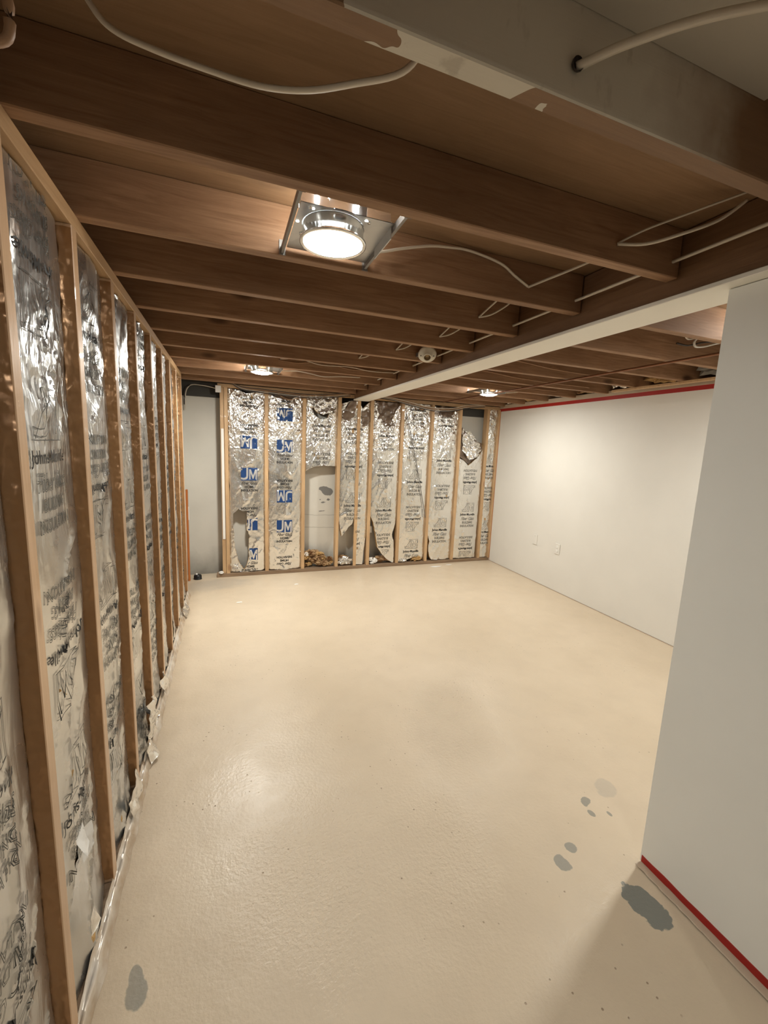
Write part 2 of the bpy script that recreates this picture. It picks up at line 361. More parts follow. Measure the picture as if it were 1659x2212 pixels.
def insulation(bay, label, grey=(), blue=(), outer=None, holes=(), cu=None, grid=.014, mat=None, fiber=True, group=None):
    w = bay.w; outer = outer or [(.0, bay.bot), (w, bay.bot), (w, bay.top), (.0, bay.top)]
    outer = rough_edge(outer, bay.seed, .004, .03); holes = [rough_edge(h, bay.seed+5, .006, .02) for h in holes]
    v, t = sheet2d(outer, holes, grid, int(bay.seed*10))
    base = Vector(bay.pos(w/2, .0, 0)); base.z = bay.bot
    root = empty('insulation_batt', base, label, 'insulation', 'foil insulation in the back wall' if bay.side == 'B' else 'foil insulation in the left wall')
    V = [bay.pos(p.x, p.y) for p in v]
    if bay.side == 'L': F = t
    else: F = t
    mesh('foil_facing', V, F, mat or FOIL, root, True)
    if fiber:                                       # wool slab behind the facing, same outline
        v2, t2 = sheet2d(outer, holes, .05, 3); nv = len(v2); d0, d1 = -.006, -.048
        VV = [bay.pos(p.x, p.y, d0) for p in v2]+[bay.pos(p.x, p.y, d1) for p in v2]; FF = [x for x in t2]+[tuple(nv+i for i in reversed(x)) for x in t2]
        cnt = {}
        for tr in t2:
            for i in range(3):
                e = (tr[i], tr[(i+1) % 3]); cnt[e] = 1
        for (a, b) in list(cnt):
            if (b, a) not in cnt: FF.append((a, b, nv+b, nv+a))
        mesh('fiberglass', VV, FF, FIBER, root)
    cu = w/2 if cu is None else cu
    def part(nm, acc, mt, par):
        if acc[1]: return mesh(nm, acc[0], acc[1], mt, par)
    for zJ, flip in grey:
        k = -1 if flip else 1
        name_ = ([], []); bay.stamp(name_, T_J, cu, zJ, flip, holes, outer); part('printed_lettering', name_, INK, root)
        for g, dz in ((T_FG, -.058), (T_B, -.110), (T_I, -.157)):
            acc = ([], []); bay.stamp(acc, g, cu, zJ+k*dz, flip, holes, outer); part('outlined_lettering', acc, INKL, root)
        acc = ([], [])
        for g in L_O: bay.stamp(acc, g, cu, zJ+k*.098, flip, holes, outer)
        part('outlined_logo', acc, INKL, root)
    for zL, flip in blue:
        k = -1 if flip else 1
        acc = ([], []); bay.stamp(acc, L_R, cu, zL, flip, holes, outer); lo = part('printed_logo', acc, BLUE, root) if len(acc[1]) > .35*len(L_R[1]) else None
        acc = ([], []); bay.stamp(acc, L_J, cu, zL, flip, holes, outer, .0048); bay.stamp(acc, L_M, cu, zL, flip, holes, outer, .0048)
        if lo and acc[1]:
            q = mesh('logo_letters', acc[0], acc[1], KNOCK); q.parent = lo; bpy.context.view_layer.update(); q.matrix_parent_inverse = lo.matrix_world.inverted()
        for g, dz in ((H_FG, -.100), (H_H, -.142), (H_I, -.180)):
            acc = ([], []); bay.stamp(acc, g, cu, zL+k*dz, flip, holes, outer); part('printed_lettering', acc, INK, root)
    return root

# ---------------------------------------------------------------- structure
YB = 4.80; XL = -.37; ZC = 2.08; ZS = 2.228
fl = struct(box('floor', -.62, 3.75, -2.6, 5.1, -.08, 0, FLOOR))
ceil_ = struct(box('ceiling', -.62, 3.75, -2.6, 5.1, ZS, ZS+.03, SUBF))
jy = [.683+.406*k for k in range(-7, 11)]
for y1 in jy:
    near = abs(y1-.683) < .01
    segs = [(-.60, 1.384), (1.55, 3.60)]
    for x0, x1 in segs:
        b = box('joist', x0, x1, y1-.040, y1, ZC, ZS, JOIST0 if near and x0 < 0 else JOIST, ceil_, .0025)
PANEL = paint('dull_beige_paint', (.50, .45, .37), .6)
box('painted_panel', .30, 1.02, .285, .642, ZS-.012, ZS, PANEL, ceil_)
# wall_back: painted concrete, dark sill band, framing
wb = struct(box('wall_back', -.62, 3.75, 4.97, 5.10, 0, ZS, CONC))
box('sill_band', -.50, 3.5, 4.955, 4.97, 1.945, ZS, DKC, wb)
def stud(x0, x1, y0, y1, z0, z1, mat, parent, lean=0.0, bow=0.0, axis='x', name='stud'):
    bm = bmesh.new(); bx(bm, x0, x1, y0, y1, z0, z1, .002)
    bmesh.ops.bisect_plane(bm, geom=bm.verts[:]+bm.edges[:]+bm.faces[:], plane_co=(0, 0, (z0+z1)/2), plane_no=(0, 0, 1))
    for k in range(1, 8):
        zz = z0+(z1-z0)*k/8
        bmesh.ops.bisect_plane(bm, geom=bm.verts[:]+bm.edges[:]+bm.faces[:], plane_co=(0, 0, zz), plane_no=(0, 0, 1))
    for v in bm.verts:
        t = (v.co.z-z0)/(z1-z0); d = lean*(t-.5)+bow*math.sin(math.pi*t)
        if axis == 'x': v.co.x += d
        else: v.co.y += d
    return fromobj(name, bm, mat, parent)
SX = [.412, .820, 1.225, 1.620, 2.015, 2.420, 2.815, 3.230]
stud(-.020, .018, YB, YB+.089, .038, 2.042, STUDB, wb)
st0 = stud(-.060, -.022, YB+.012, YB+.10, .038, 2.042, STUDB, wb)
for i, x in enumerate(SX): stud(x-.019, x+.019, YB, YB+.089, .038, 2.042, STUDB, wb, random.uniform(-.006, .006), random.uniform(-.004, .004))
stud(1.436, 1.474, YB, YB+.018, .038, 2.042, STUDB, wb, .004)
stud(3.380, 3.418, YB-.012, YB+.089, .038, 2.042, STUDB, wb)
box('red_edge_strip', 3.400, 3.412, YB-.020, YB-.0125, .0, 2.04, REDW, wb)
box('sole_plate', -.12, 3.40, YB-.004, YB+.092, 0, .038, SOLE, wb, .003)
box('top_plate', -.08, 3.42, YB, YB+.089, 2.042, ZC, PLATE, wb, .002)
box('white_strip', -.052, -.026, YB+.004, YB+.0118, .43, 1.62, CREAM, wb)
box('white_block', -.10, -.045, YB-.012, YB+.0, 1.985, 2.055, CREAM, wb, .002)
# wall_left
wl = struct(box('wall_left', -.66, -.47, -2.6, 4.97, 0, ZS, CONC2))
ks = range(0, 10)
LY = [.595+.405*k for k in ks]; LB = []
for k, y in enumerate(LY):
    LB.append((random.uniform(-.012, .012), random.uniform(-.008, .010))); stud(XL-.089, XL, y, y+.038, .045, 2.040, STUD, wl, *LB[-1], 'y')
FLG = NT('kraft_flange'); FLG = FLG.set(FLG.mix(FLG.noise(5, FLG.mapping((1, 1, .4))), (.26, .125, .045), (.42, .235, .11)), .24, .35, FLG.bump(FLG.noise(9, FLG.mapping((1, 1, .8)), 3), .9, .03), .6)
for k, y in enumerate(LY):
    for sgn, yy in ((-1, y-.001), (1, y+.039)):
        V = []; F = []; nz = 60
        for j in range(nz+1):
            z = .06+(2.03-.06)*j/nz; tt = (z-.045)/1.995; yy = (y-.001 if sgn < 0 else y+.039)+LB[k][0]*(tt-.5)+LB[k][1]*math.sin(math.pi*tt); e = noise.noise(Vector((y*7, z*3.2, sgn)))*.004
            V += [(XL-.036, yy+sgn*.0005+e*.3, z), (XL-.018, yy+sgn*(.0025+abs(e)), z), (XL-.0015+e*.1, yy+sgn*.0008, z)]
        for j in range(nz): F += [(3*j, 3*j+1, 3*j+4, 3*j+3), (3*j+1, 3*j+2, 3*j+5, 3*j+4)]
        mesh('stapling_flange', V, F, FLG, wl, True)
box('top_plate', XL-.089, XL, .2, 4.28, 2.040, ZC, PLATE, wl, .002)
box('sole_plate', XL-.089, XL, .2, 4.30, 0, .045, SOLE, wl, .003)
stud(-.405, -.385, 4.74, 4.78, .0, .98, REDW, wl, name='broken_board')
box('white_strip', -.3845, -.378, 4.745, 4.765, .66, .80, CREAM, wl)
# dusty film lapped over the sole plate
V = []; F = []; ny = 230; rows = 6
for j in range(ny+1):
    y = .25+(4.28-.25)*j/ny; r = noise.noise(Vector((y*9, 3, 1))); r2 = noise.noise(Vector((y*28, 7, 2)))
    top = .062+.018*r+.010*r2; out = .024+.006*r+.004*r2
    prof = [(-.004, top), (.005+.003*r2, top*.6), (.006+.004*r, .046), (out*.55, .030+.004*r2), (out*.85, .012), (out+.004*r, .001)]
    V += [(XL+a, y, b) for a, b in prof]
for j in range(ny):
    for i in range(rows-1): F.append((j*rows+i, (j+1)*rows+i, (j+1)*rows+i+1, j*rows+i+1))
fm = mesh('film_flap', V, F, FILM, wl, True)
# wall_right, slightly out of square as in the photograph
def skew(o, k=.0172, x0=3.355, y0=2.15):
    for v in o.data.vertices: v.co.x += k*(v.co.y-y0)
wr = struct(box('wall_right', 3.355, 3.48, -.60, 4.97, .006, 2.10, WALLW)); skew(wr)
for nm, z0, z1, m_, t in (('red_band', 2.022, 2.056, REDP, .0035), ('raw_edge_strip', 2.056, 2.102, SKIM, .005)):
    skew(box(nm, 3.355-t, 3.3549, -.58, 4.95, z0, z1, m_, wr))
sh = box('baseboard_right', 3.350, 3.3549, -.58, 4.77, 0, .004, SKIM); skew(sh); struct(sh)
# partition in the foreground, right
WALLN = paint('white_partition_paint', (.90, .90, .86), .5)
wc = struct(box('wall_center', 1.432, 1.548, -2.6, .915, .008, 2.012, WALLN))
V = []; F = []
for j in range(161):
    y = -2.5+3.41*j/160; w0 = noise.noise(Vector((y*14, 0, 0)))
    hi = .034+.004*w0; lo = .008-.003*noise.noise(Vector((y*22, 5, 0)))
    V += [(1.4305, y, lo), (1.4305, y, hi), (1.4318, y, hi+.001)]
for j in range(160): F += [(3*j, 3*j+3, 3*j+4, 3*j+1), (3*j+1, 3*j+4, 3*j+5, 3*j+2)]
mesh('red_base_strip', V, F, REDP, wc)
V = []; F = []
for j in range(201):
    y = -2.5+3.41*j/200; a = 1.403+.0035*noise.noise(Vector((y*17, 1, 0)))+.003*noise.noise(Vector((y*60, 2, 0)))
    V += [(a, y, .0045), (a+.003, y, .0075), (1.4315, y, .008), (1.4315, y, .003)]
for j in range(200):
    for i in range(3): F.append((4*j+i, 4*j+4+i, 4*j+5+i, 4*j+1+i))
mesh('skim_ledge', V, F, SKIM, wc)
struct(box('wall_rear_bounce', -.62, 3.75, -2.72, -2.6, 0, ZS, CONC2))  # unseen closing wall added for bounced light, dark to keep the bounce low
struct(box('wall_inner', 1.548, 3.36, -.72, -.60, 0, ZS, WALLW))
# carrying beam with its white soffit board
be = empty('ceiling_beam', (1.47, 2, 2.02), 'long brown beam with a white painted underside running to the back wall', 'beam')
box('beam_plank', 1.390, 1.466, -2.58, 4.79, 2.030, ZS-.002, BEAMW, be, .003)
box('beam_plank', 1.468, 1.544, -2.58, 4.79, 2.030, ZS-.002, BEAMW, be, .003)
box('soffit_board', 1.379, 1.556, -2.58, 4.79, 2.014, 2.029, BEAMP, be, .002)
# ---------------------------------------------------------------- recessed lamps
def recessed(x, y, label, y0, y1, k):
    root = empty('recessed_light', (x, y, 2.05), label, 'light', 'recessed can lights between the joists'); LENS = glow('lamp_lens', k); SLOT = glow('vent_glow', (.26 if k < .5 else .42*k))
    T = Matrix.Translation((x, y, 0))
    zr = 2.058; R = .083
    lathe('trim_ring', [(R, zr), (R+.004, zr-.004), (R+.010, zr-.001), (R+.010, zr+.004), (R+.002, zr+.004), (R+.002, 2.105)], ALU, root, T)
    lathe('reflector', [(R, zr), (R-.004, 2.09), (R-.012, 2.14)], ALU, root, T)
    lathe('lamp_lens', [(.0001, zr-.014), (.03, zr-.013), (.055, zr-.009), (.072, zr-.002), (.080, zr+.008)], LENS, root, T)
    # galvanized frame plate with hole
    ring = [(x+(R+.004)*math.cos(2*math.pi*k/40), y+(R+.004)*math.sin(2*math.pi*k/40)) for k in range(40)]
    px0, px1 = x-.105, x+.150; py0, py1 = y-.089, y1-.012
    v, t = sheet2d([(px0, py0-.001), (px1, py0-.001), (px1, py1), (px0, py1)], [ring], .03, 4); nv = len(v)
    mesh('frame_plate', [(p.x, p.y, 2.102) for p in v]+[(p.x, p.y, 2.1035) for p in v], [tuple(reversed(f)) for f in t]+[tuple(nv+i for i in f) for f in t], STEEL, root)
    lathe('housing_can', [(R+.012, 2.104), (R+.012, 2.205), (.0001, 2.205)], STEEL, root, T)
    for fa, fb in ((px0, px0+.085), (px0+.088, px1-.115), (px1-.080, px1-.012)):      # upturned flange on the side towards the camera
        box('plate_flange', fa, fb, py0, py0+.0015, 2.104, 2.150, STEEL, root)
    for sx in (x-.064, x+.042): box('vent_slot', sx-.0035, sx+.0035, py0-.0022, py0-.0012, 2.108, 2.130, SLOT, root)
    for sx, sy in ((-.070, -.070), (.074, -.072), (-.098, .01)): lathe('vent_hole', [(.004, 0), (.0001, 0)], SLOT, root, Matrix.Translation((x+sx, y+sy, 2.1015)), 10)
    for a in (.5, 1.25, 2.0, 2.8, 3.6, 4.3, 5.2):       # glowing patches added on the can to light the joists like slot leaks
        M_ = T @ Matrix.Rotation(a, 4, 'Z'); q = [M_ @ Vector(p) for p in ((R+.0128, -.006, 2.125), (R+.0128, .006, 2.125), (R+.0128, .006, 2.185), (R+.0128, -.006, 2.185))]
        mesh('can_leak_glow', q, [(0, 1, 2, 3)], SLOT, root)
    bm = bmesh.new(); bx(bm, px1-.075, px1-.006, y-.05, y+.05, 2.104, 2.165, .002); fromobj('junction_box', bm, STEEL, root)
    box('side_bracket', px1-.004, px1-.001, y-.07, y+.07, 2.072, 2.115, STEEL, root)
    for xx in (px0-.012, px1+.004):
        box('hanger_bar', xx-.004, xx+.004, y0+.002, y1-.002, 2.086, 2.106, STEELD, root)
        for ya in (y0+.0005, y1-.0022): box('bar_tab', xx-.010, xx+.010, ya, ya+.0017, 2.081, 2.125, STEELD, root)
    for a in (.8, 2.4, 3.9, 5.6):
        lathe('plate_screw', [(.0001, -.002), (.0045, -.002), (.005, .001)], ALU, root, Matrix.Translation((x+math.cos(a)*(R+.024), y+math.sin(a)*(R+.024), 2.1005)), 10)
names = ['large recessed can light nearest the camera, left of the beam', 'recessed can light near the back wall, left of the beam', 'recessed can light near the back wall, right of the beam',
         'recessed can light behind the white partition, out of view', 'recessed can light behind the camera, out of view']
for (x, y, kk), nm in zip(LAMPS, names):
    k = max(j for j in jy if j < y); recessed(x, y, nm, k, k+.406-.040, kk)

# ---------------------------------------------------------------- insulation, back wall
def crB(u, v):
    t = min(max((v-1.35)/.45, 0), 1); return .22+t*1.0+max(0, .14-v)*5
P0 = YB+.030
def back(a, b, seed, **k): return Bay('B', a, b-a, P0, seed, .016, crB, **k)
def sh_(a, pl): return [(x-a, z) for x, z in pl]
a = .022; b = .391
bb = back(a, b, 1.3)
insulation(bb, 'shiny foil insulation with blue logos and a long torn hole, leftmost bay of back wall', blue=[(1.144, 0), (.241, 0), (1.49, 1), (.587, 1), (2.05, 0)], cu=.205,
    outer=sh_(a, [(a, .05), (.071, .047), (.112, .050), (.2, .040), (.265, .055), (.351, .045), (b, .06), (b, 2.035), (.30, 2.02), (.2, 2.0), (.13, 2.03), (a, 2.035)]),
    holes=[sh_(a, [(.056, .709), (.111, .761), (.152, .735), (.199, .738), (.198, .65), (.195, .542), (.228, .439), (.215, .35), (.218, .22), (.194, .124), (.169, .067), (.128, .115), (.082, .26), (.058, .42), (.057, .609)])])
a = .433; b = .799
insulation(back(a, b, 2.6), 'shiny foil insulation with four large blue logos, second bay from left', blue=[(1.461, 0), (.555, 0), (1.805, 1), (.898, 1), (.01, 1)], cu=.175,
    outer=sh_(a, [(a, .05), (.6, .042), (b, .05), (b, 2.035), (.74, 2.0), (.62, 1.96), (.50, 1.985), (a, 2.03)]))
a = .841; b = 1.204
insulation(back(a, b, 3.9), 'foil insulation with arched bottom ending halfway above bare concrete wall', grey=[(1.706, 0), (1.232, 1)],
    outer=sh_(a, [(a, 1.185), (.882, 1.214), (.954, 1.245), (1.064, 1.258), (b, 1.253), (b, 2.035), (a, 2.035)]),
    holes=[sh_(a, [(.90, 1.93), (.93, 1.83), (1.0, 1.78), (1.09, 1.80), (1.12, 1.88), (1.05, 1.84), (.97, 1.85)])])
a = 1.246; b = 1.599
insulation(back(a, b, 4.2), 'foil insulation passing behind the thin extra stud, torn open lower left', grey=[(.784, 0), (1.25, 1), (1.691, 0), (.309, 1)], cu=.165,
    outer=sh_(a, [(a, .62), (1.262, .535), (1.289, .411), (1.334, .471), (1.372, .525), (1.411, .562), (1.432, .655), (1.445, .60), (1.45, .05), (1.56, .045), (1.575, .25), (b, .45), (b, 2.02), (1.50, 1.93), (1.43, 2.03), (1.33, 2.0), (a, 1.97)]),
    holes=[sh_(a, [(1.29, 1.92), (1.335, 1.99), (1.405, 2.02), (1.40, 1.99), (1.33, 1.90), (1.27, 1.83)]), sh_(a, [(1.49, 1.90), (1.57, 1.90), (1.575, 1.80), (1.53, 1.74), (1.487, 1.76)])])
a = 1.641; b = 1.994
insulation(back(a, b, 5.1), 'foil insulation cut away in a curve at its lower left, right of the beam end', grey=[(.721, 0), (1.153, 1), (1.629, 0), (.255, 1)],
    outer=sh_(a, [(1.985, .045), (1.975, .3), (1.945, .413), (1.985, .563), (b, .7), (b, 2.035), (1.92, 1.93), (1.86, 1.78), (1.77, 1.77), (1.70, 1.90), (1.66, 2.03), (a, 2.03), (a, .66), (1.687, .57), (1.721, .406), (1.75, .254), (1.817, .16), (1.892, .087), (1.96, .045)]))
a = 2.036; b = 2.399
insulation(back(a, b, 6.4), 'foil insulation with a thin diagonal rod in front and torn crumpled foot', grey=[(1.077, 0), (.178, 0), (1.499, 1), (.601, 1), (1.96, 0)],
    outer=sh_(a, [(a, .05), (2.12, .05), (2.204, .085), (2.272, .11), (2.36, .07), (b, .09), (b, 2.035), (a, 2.035)]))
a = 2.440; b = 2.794
insulation(back(a, b, 7.7), 'foil insulation bay with a narrow dark gap at its lower left, dark sagging top', grey=[(1.356, 0), (.449, 0), (1.793, 1), (.875, 1)],
    outer=sh_(a, [(2.52, .05), (2.6, .045), (b, .05), (b, 2.035), (2.74, 2.0), (2.70, 1.93), (2.55, 1.92), (2.50, 2.0), (a, 2.03), (a, .42), (2.478, .30), (2.466, .21), (2.485, .10)]))
a = 2.836; b = 3.209
insulation(back(a, b, 8.2), 'foil insulation folded down from its top, showing white concrete above it', grey=[(.648, 0), (1.079, 1), (.178, 1)],
    outer=sh_(a, [(a, .05), (b-.03, .05), (b-.01, 1.6), (3.178, 1.50), (3.103, 1.397), (2.977, 1.30), (2.90, 1.37), (a, 1.40)]))
a = 3.251; b = 3.378
insulation(Bay('B', a, b-a, YB+.018, 9.1, .010, lambda u, v: 1.1), 'narrow crinkled foil strip in the last slot beside the white wall', grey=[(1.30, 0), (.85, 1), (.40, 0)], grid=.012)
# ---------------------------------------------------------------- insulation, left wall
LJ = {0: [(.863, 0), (1.292, 1), (1.77, 0), (.42, 1)], 1: [(1.444, 0), (.533, 0), (.973, 1), (1.871, 1)], 2: [(.897, 0), (1.33, 1), (1.80, 0), (.45, 1)], 3: [(1.162, 0), (.261, 0), (.686, 1), (1.60, 1)],
      4: [(1.40, 0), (.49, 0), (.93, 1), (1.83, 1)], 5: [(1.0, 0), (1.45, 1), (.53, 1)], 6: [(1.3, 0), (.39, 0), (.83, 1)], 7: [(1.1, 0), (1.55, 1), (.62, 1)], 8: [(1.35, 0), (.45, 0), (.9, 1)]}
ords = ['nearest the camera, cut by the picture edge', 'first full bay, with a small cut near the floor', 'second full bay from the camera', 'third full bay from the camera', 'fourth full bay from the camera',
        'fifth full bay from the camera', 'sixth full bay from the camera', 'seventh full bay from the camera', 'last bay, by the far corner']
def crL(seed):
    def f(u, v):
        t = math.exp(-((v-1.72)/.16)**2); return .12+.75*t+max(0, .22-v)*3
    return f
for k in range(9):
    y0 = LY[k]+.039; y1 = LY[k+1]-.001
    holes = []
    if k == 1: holes = [[(.105, .375), (.150, .365), (.160, .43), (.118, .455)]]
    if k == 6: holes = [[(.05, .10), (.14, .08), (.20, .16), (.15, .27), (.07, .22)]]
    insulation(Bay('L', y0, y1-y0, XL-.036, 20.3+k*1.9, .014, crL(k), top=2.035, bot=.05), 'foil faced insulation in left wall, '+ords[k], grey=LJ[k], holes=holes, cu=.175, mat=FOILL, grid=.013 if k < 4 else .018)

# ---------------------------------------------------------------- crumpled pieces
def crumple(name, mat, c, r, seed, squash=(1, 1, .6), amp=.45, sub=3, freq=2.2):
    bm = bmesh.new(); bmesh.ops.create_icosphere(bm, subdivisions=sub, radius=1)
    for v in bm.verts:
        p = v.co.copy(); d = 1+amp*noise.noise(p*freq+Vector((seed, seed*2, 0)))*1.6+amp*.5*noise.noise(p*freq*2.6+Vector((0, seed, 3)))
        v.co = Vector((p.x*squash[0], p.y*squash[1], p.z*squash[2]))*d*r
    zmin = min(v.co.z for v in bm.verts)
    for v in bm.verts: v.co += Vector(c)-Vector((0, 0, zmin))
    return fromobj(name, bm, mat)
def scrap(name, pts, mat, seed, amp=.012, g=.012, plane='z'):
    """a crinkled sheet: pts are 3-D outline points, nearly planar"""
    P = [Vector(p) for p in pts]; c = sum(P, Vector())/len(P); nrm = Vector()
    for i in range(len(P)): nrm += (P[i]-c).cross(P[(i+1) % len(P)]-c)
    nrm.normalize(); ux = (P[0]-c).normalized(); uy = nrm.cross(ux)
    o2 = [((p-c).dot(ux), (p-c).dot(uy)) for p in P]; hh = [(p-c).dot(nrm) for p in P]
    o3 = rough_edge(o2, seed, .003, .02); v, t = sheet2d(o3, [], g, int(seed*7))
    V = []
    for q in v:
        wsum = 0; hs = 0
        for (ax, ay), h in zip(o2, hh):
            wgt = 1/(((q.x-ax)**2+(q.y-ay)**2)+1e-4)**1.2; wsum += wgt; hs += wgt*h
        d = hs/wsum+noise.noise(Vector((q.x*22, q.y*22, seed)))*amp-abs(noise.noise(Vector((q.x*45, q.y*45, seed*2))))*amp*.6
        V.append(c+ux*q.x+uy*q.y+nrm*d)
    return mesh(name, V, t, mat, None, True)
# folded-down flap in the eighth bay
tag(scrap('foil_flap', [(2.845, YB+.03, 1.811), (2.877, YB+.012, 1.734), (2.959, YB-.005, 1.739), (3.051, YB-.01, 1.648), (3.17, YB+.012, 1.529), (3.071, YB-.015, 1.416), (2.96, YB-.022, 1.372), (2.869, YB+.01, 1.498)], FOILS, 3.3, .05, .010),
    'shiny crumpled foil flap hanging folded below bare white concrete at the right', 'foil flap')
tag(scrap('kraft_backing', [(2.84, YB+.034, 1.79), (2.96, YB+.05, 1.70), (3.12, YB+.05, 1.61), (3.19, YB+.05, 1.60), (3.20, YB+.04, 1.50), (3.0, YB+.04, 1.32), (2.842, YB+.04, 1.42)], KRAFT, 5.3, .02, .02), 'brown kraft backing behind the hanging foil flap', 'kraft paper')
for pl, sd, lb in (([(1.0, YB+.02, 2.03), (1.16, YB+.012, 2.03), (1.17, YB+.0, 1.93), (1.13, YB-.004, 1.86), (1.03, YB-.006, 1.83), (.94, YB+.0, 1.87), (.93, YB+.01, 1.96)], 8.1, 'curled foil piece hanging at the top of the third bay of back wall'),):
    tag(scrap('foil_curl', pl, FOILS, sd, .025, .012), lb, 'foil flap')
tag(scrap('foil_curl', [(1.26, YB+.02, 1.86), (1.34, YB+.01, 1.99), (1.42, YB+.012, 2.03), (1.425, YB+.006, 1.98), (1.40, YB-.002, 1.84), (1.33, YB-.004, 1.78), (1.27, YB+.01, 1.80)], KRAFT, 2.1, .02, .012), 'dark folded flap at the top left of the bay left of beam end', 'foil flap')
tag(scrap('foil_curl', [(1.485, YB+.02, 1.93), (1.59, YB+.02, 1.93), (1.59, YB+.012, 1.80), (1.56, YB+.006, 1.74), (1.50, YB+.01, 1.72)], KRAFT, 6.1, .03, .010), 'dark crumpled paper below the end of the beam', 'kraft paper')
tag(scrap('foil_curl', [(1.66, YB+.055, 2.03), (1.98, YB+.055, 2.03), (1.95, YB+.03, 1.90), (1.87, YB+.02, 1.75), (1.77, YB+.02, 1.74), (1.66, YB+.03, 1.90)], KRAFT, 9.4, .03, .014), 'dark brown wool side of folded insulation top, right of beam end', 'kraft paper')
tag(scrap('foil_curl', [(2.47, YB+.055, 2.03), (2.76, YB+.055, 2.03), (2.77, YB+.03, 1.95), (2.70, YB+.02, 1.90), (2.54, YB+.02, 1.89), (2.47, YB+.04, 1.95)], KRAFT, 4.4, .03, .014), 'dark brown sagging insulation top in the bay left of hanging flap', 'kraft paper')
tag(scrap('foil_curl', [(.50, YB+.055, 2.03), (.76, YB+.055, 2.03), (.75, YB+.03, 1.94), (.68, YB+.018, 1.885), (.55, YB+.018, 1.90), (.50, YB+.03, 1.97)], KRAFT, 14.4, .03, .014), 'dark brown turned-over top of the second insulation bay', 'kraft paper')
# debris at the feet of the back wall
r = random.Random(3)
deb = empty('fallen_insulation', (1.02, YB+.05, .038), 'heap of torn brown fiberglass wool in the third bay, under bare wall', 'debris')
for i in range(34):
    x = .865+.0092*i+r.uniform(-.01, .01); z = .038+r.uniform(0, .15)*(1.15-.02*i)
    o = crumple('wool_clump', WOOLB if i % 4 else FIBER, (x, YB+.055+r.uniform(-.02, .03), z), r.uniform(.022, .042), i*1.7, (1.2, .8, r.uniform(.5, .9)), .6, 3)
    o.parent = deb; o.matrix_parent_inverse = Matrix.Translation(deb.location).inverted()
o = crumple('foil_wad', FOILS, (.866, YB+.035, .165), .024, 55, (1, .7, 1.1), .6, 3); o.parent = deb; o.matrix_parent_inverse = Matrix.Translation(deb.location).inverted()
tag(crumple('foil_wad', FOILS, (1.34, YB+.045, .038), .040, 12, (2.0, .9, .9), .6, 4), 'crumpled foil wad on the sole plate left of the thin extra stud', 'debris')
tag(crumple('wool_clump', WOOLB, (1.33, YB+.085, .038), .05, 22, (1.3, .7, 1.1), .6, 3), 'brown wool clump behind the foil wad left of the thin stud', 'debris')
tag(crumple('white_scrap', WHITES, (1.675, YB+.03, .075), .020, 32, (1.1, .6, 1.2), .5, 3), 'upper white scrap of paper right of the fifth stud', 'debris')
tag(crumple('white_scrap', WHITES, (1.725, YB+.02, .052), .024, 42, (1.3, .6, 1.1), .5, 3), 'larger white paper scrap lying on the sole plate', 'debris')
tag(crumple('white_scrap', WHITES, (1.69, YB+.022, .038), .018, 47, (1.5, .7, .7), .5, 3), 'small white scrap under the two white paper scraps', 'debris')
tag(crumple('wool_clump', WOOLB, (1.84, YB+.06, .038), .045, 52, (2.4, .7, .9), .6, 3), 'low brown wool heap under the curved cut insulation', 'debris')
tag(crumple('wool_clump', FIBER, (2.30, YB+.03, .038), .032, 62, (2.2, .7, 1.0), .6, 3), 'orange brown wool showing at foot of the diagonal rod bay', 'debris')
tag(crumple('foil_wad', FOILS, (2.11, YB+.012, .040), .020, 72, (1.8, .6, .9), .6, 3), 'bright foil wad on the sole plate right of sixth stud', 'debris')
tag(crumple('foil_wad', FOILS, (.085, YB+.02, .040), .030, 82, (1.3, .6, 1.3), .6, 3), 'foil and paper wad at the foot of the torn leftmost bay', 'debris')
tag(crumple('wool_clump', CONC2, (.24, YB+.03, .038), .024, 92, (2.2, .7, .9), .6, 3), 'grey dirty clump on the sole plate below blue logos', 'debris')
tag(crumple('white_scrap', WHITES, (-.075, YB-.005, .039), .018, 95, (1.3, .9, .8), .4, 3), 'white lump on the left end of the sole plate', 'debris')
# floor chips near the back wall
tag(crumple('paint_flake', WHITES, (.681, 4.378, 0), .016, 5, (1.6, .7, .12), .4, 2), 'small white flake on the floor in front of second bay', 'debris')
tag(crumple('paint_flake', WHITES, (.09, 3.98, 0), .016, 6, (1.7, .7, .12), .4, 2), 'small white flake on the floor near the left corner', 'debris')
tag(crumple('paint_flake', WHITES, (2.52, 4.66, 0), .030, 7, (2.6, .7, .06), .4, 2), 'long white flake at the foot of the back wall, right side', 'debris')
tag(crumple('paint_flake', WHITES, (2.72, 4.70, 0), .022, 8, (2.2, .6, .06), .4, 2), 'thin white flake right beside the long one by back wall', 'debris')
# small white box added in place of a bright reflecting spot in the cut
f = empty('junction_box', (1.676, YB+.10, .47), 'small white box standing in for a bright spot in the curved cut', 'bright spot stand-in')
box('box_body', 1.655, 1.697, YB+.085, YB+.11, .425, .515, WHITEP, f, .003); box('cover_lip', 1.662, 1.690, YB+.082, YB+.0852, .435, .466, WHITES, f, .001); box('cover_lip', 1.662, 1.690, YB+.082, YB+.0852, .474, .505, WHITES, f, .001)
tag(tube('metal_rod', [(2.052, YB-.004, 1.91), (2.20, YB-.010, 1.38), (2.385, YB-.004, .62)], .005, STEELD), 'thin diagonal metal rod leaning across the sixth bay', 'rod')
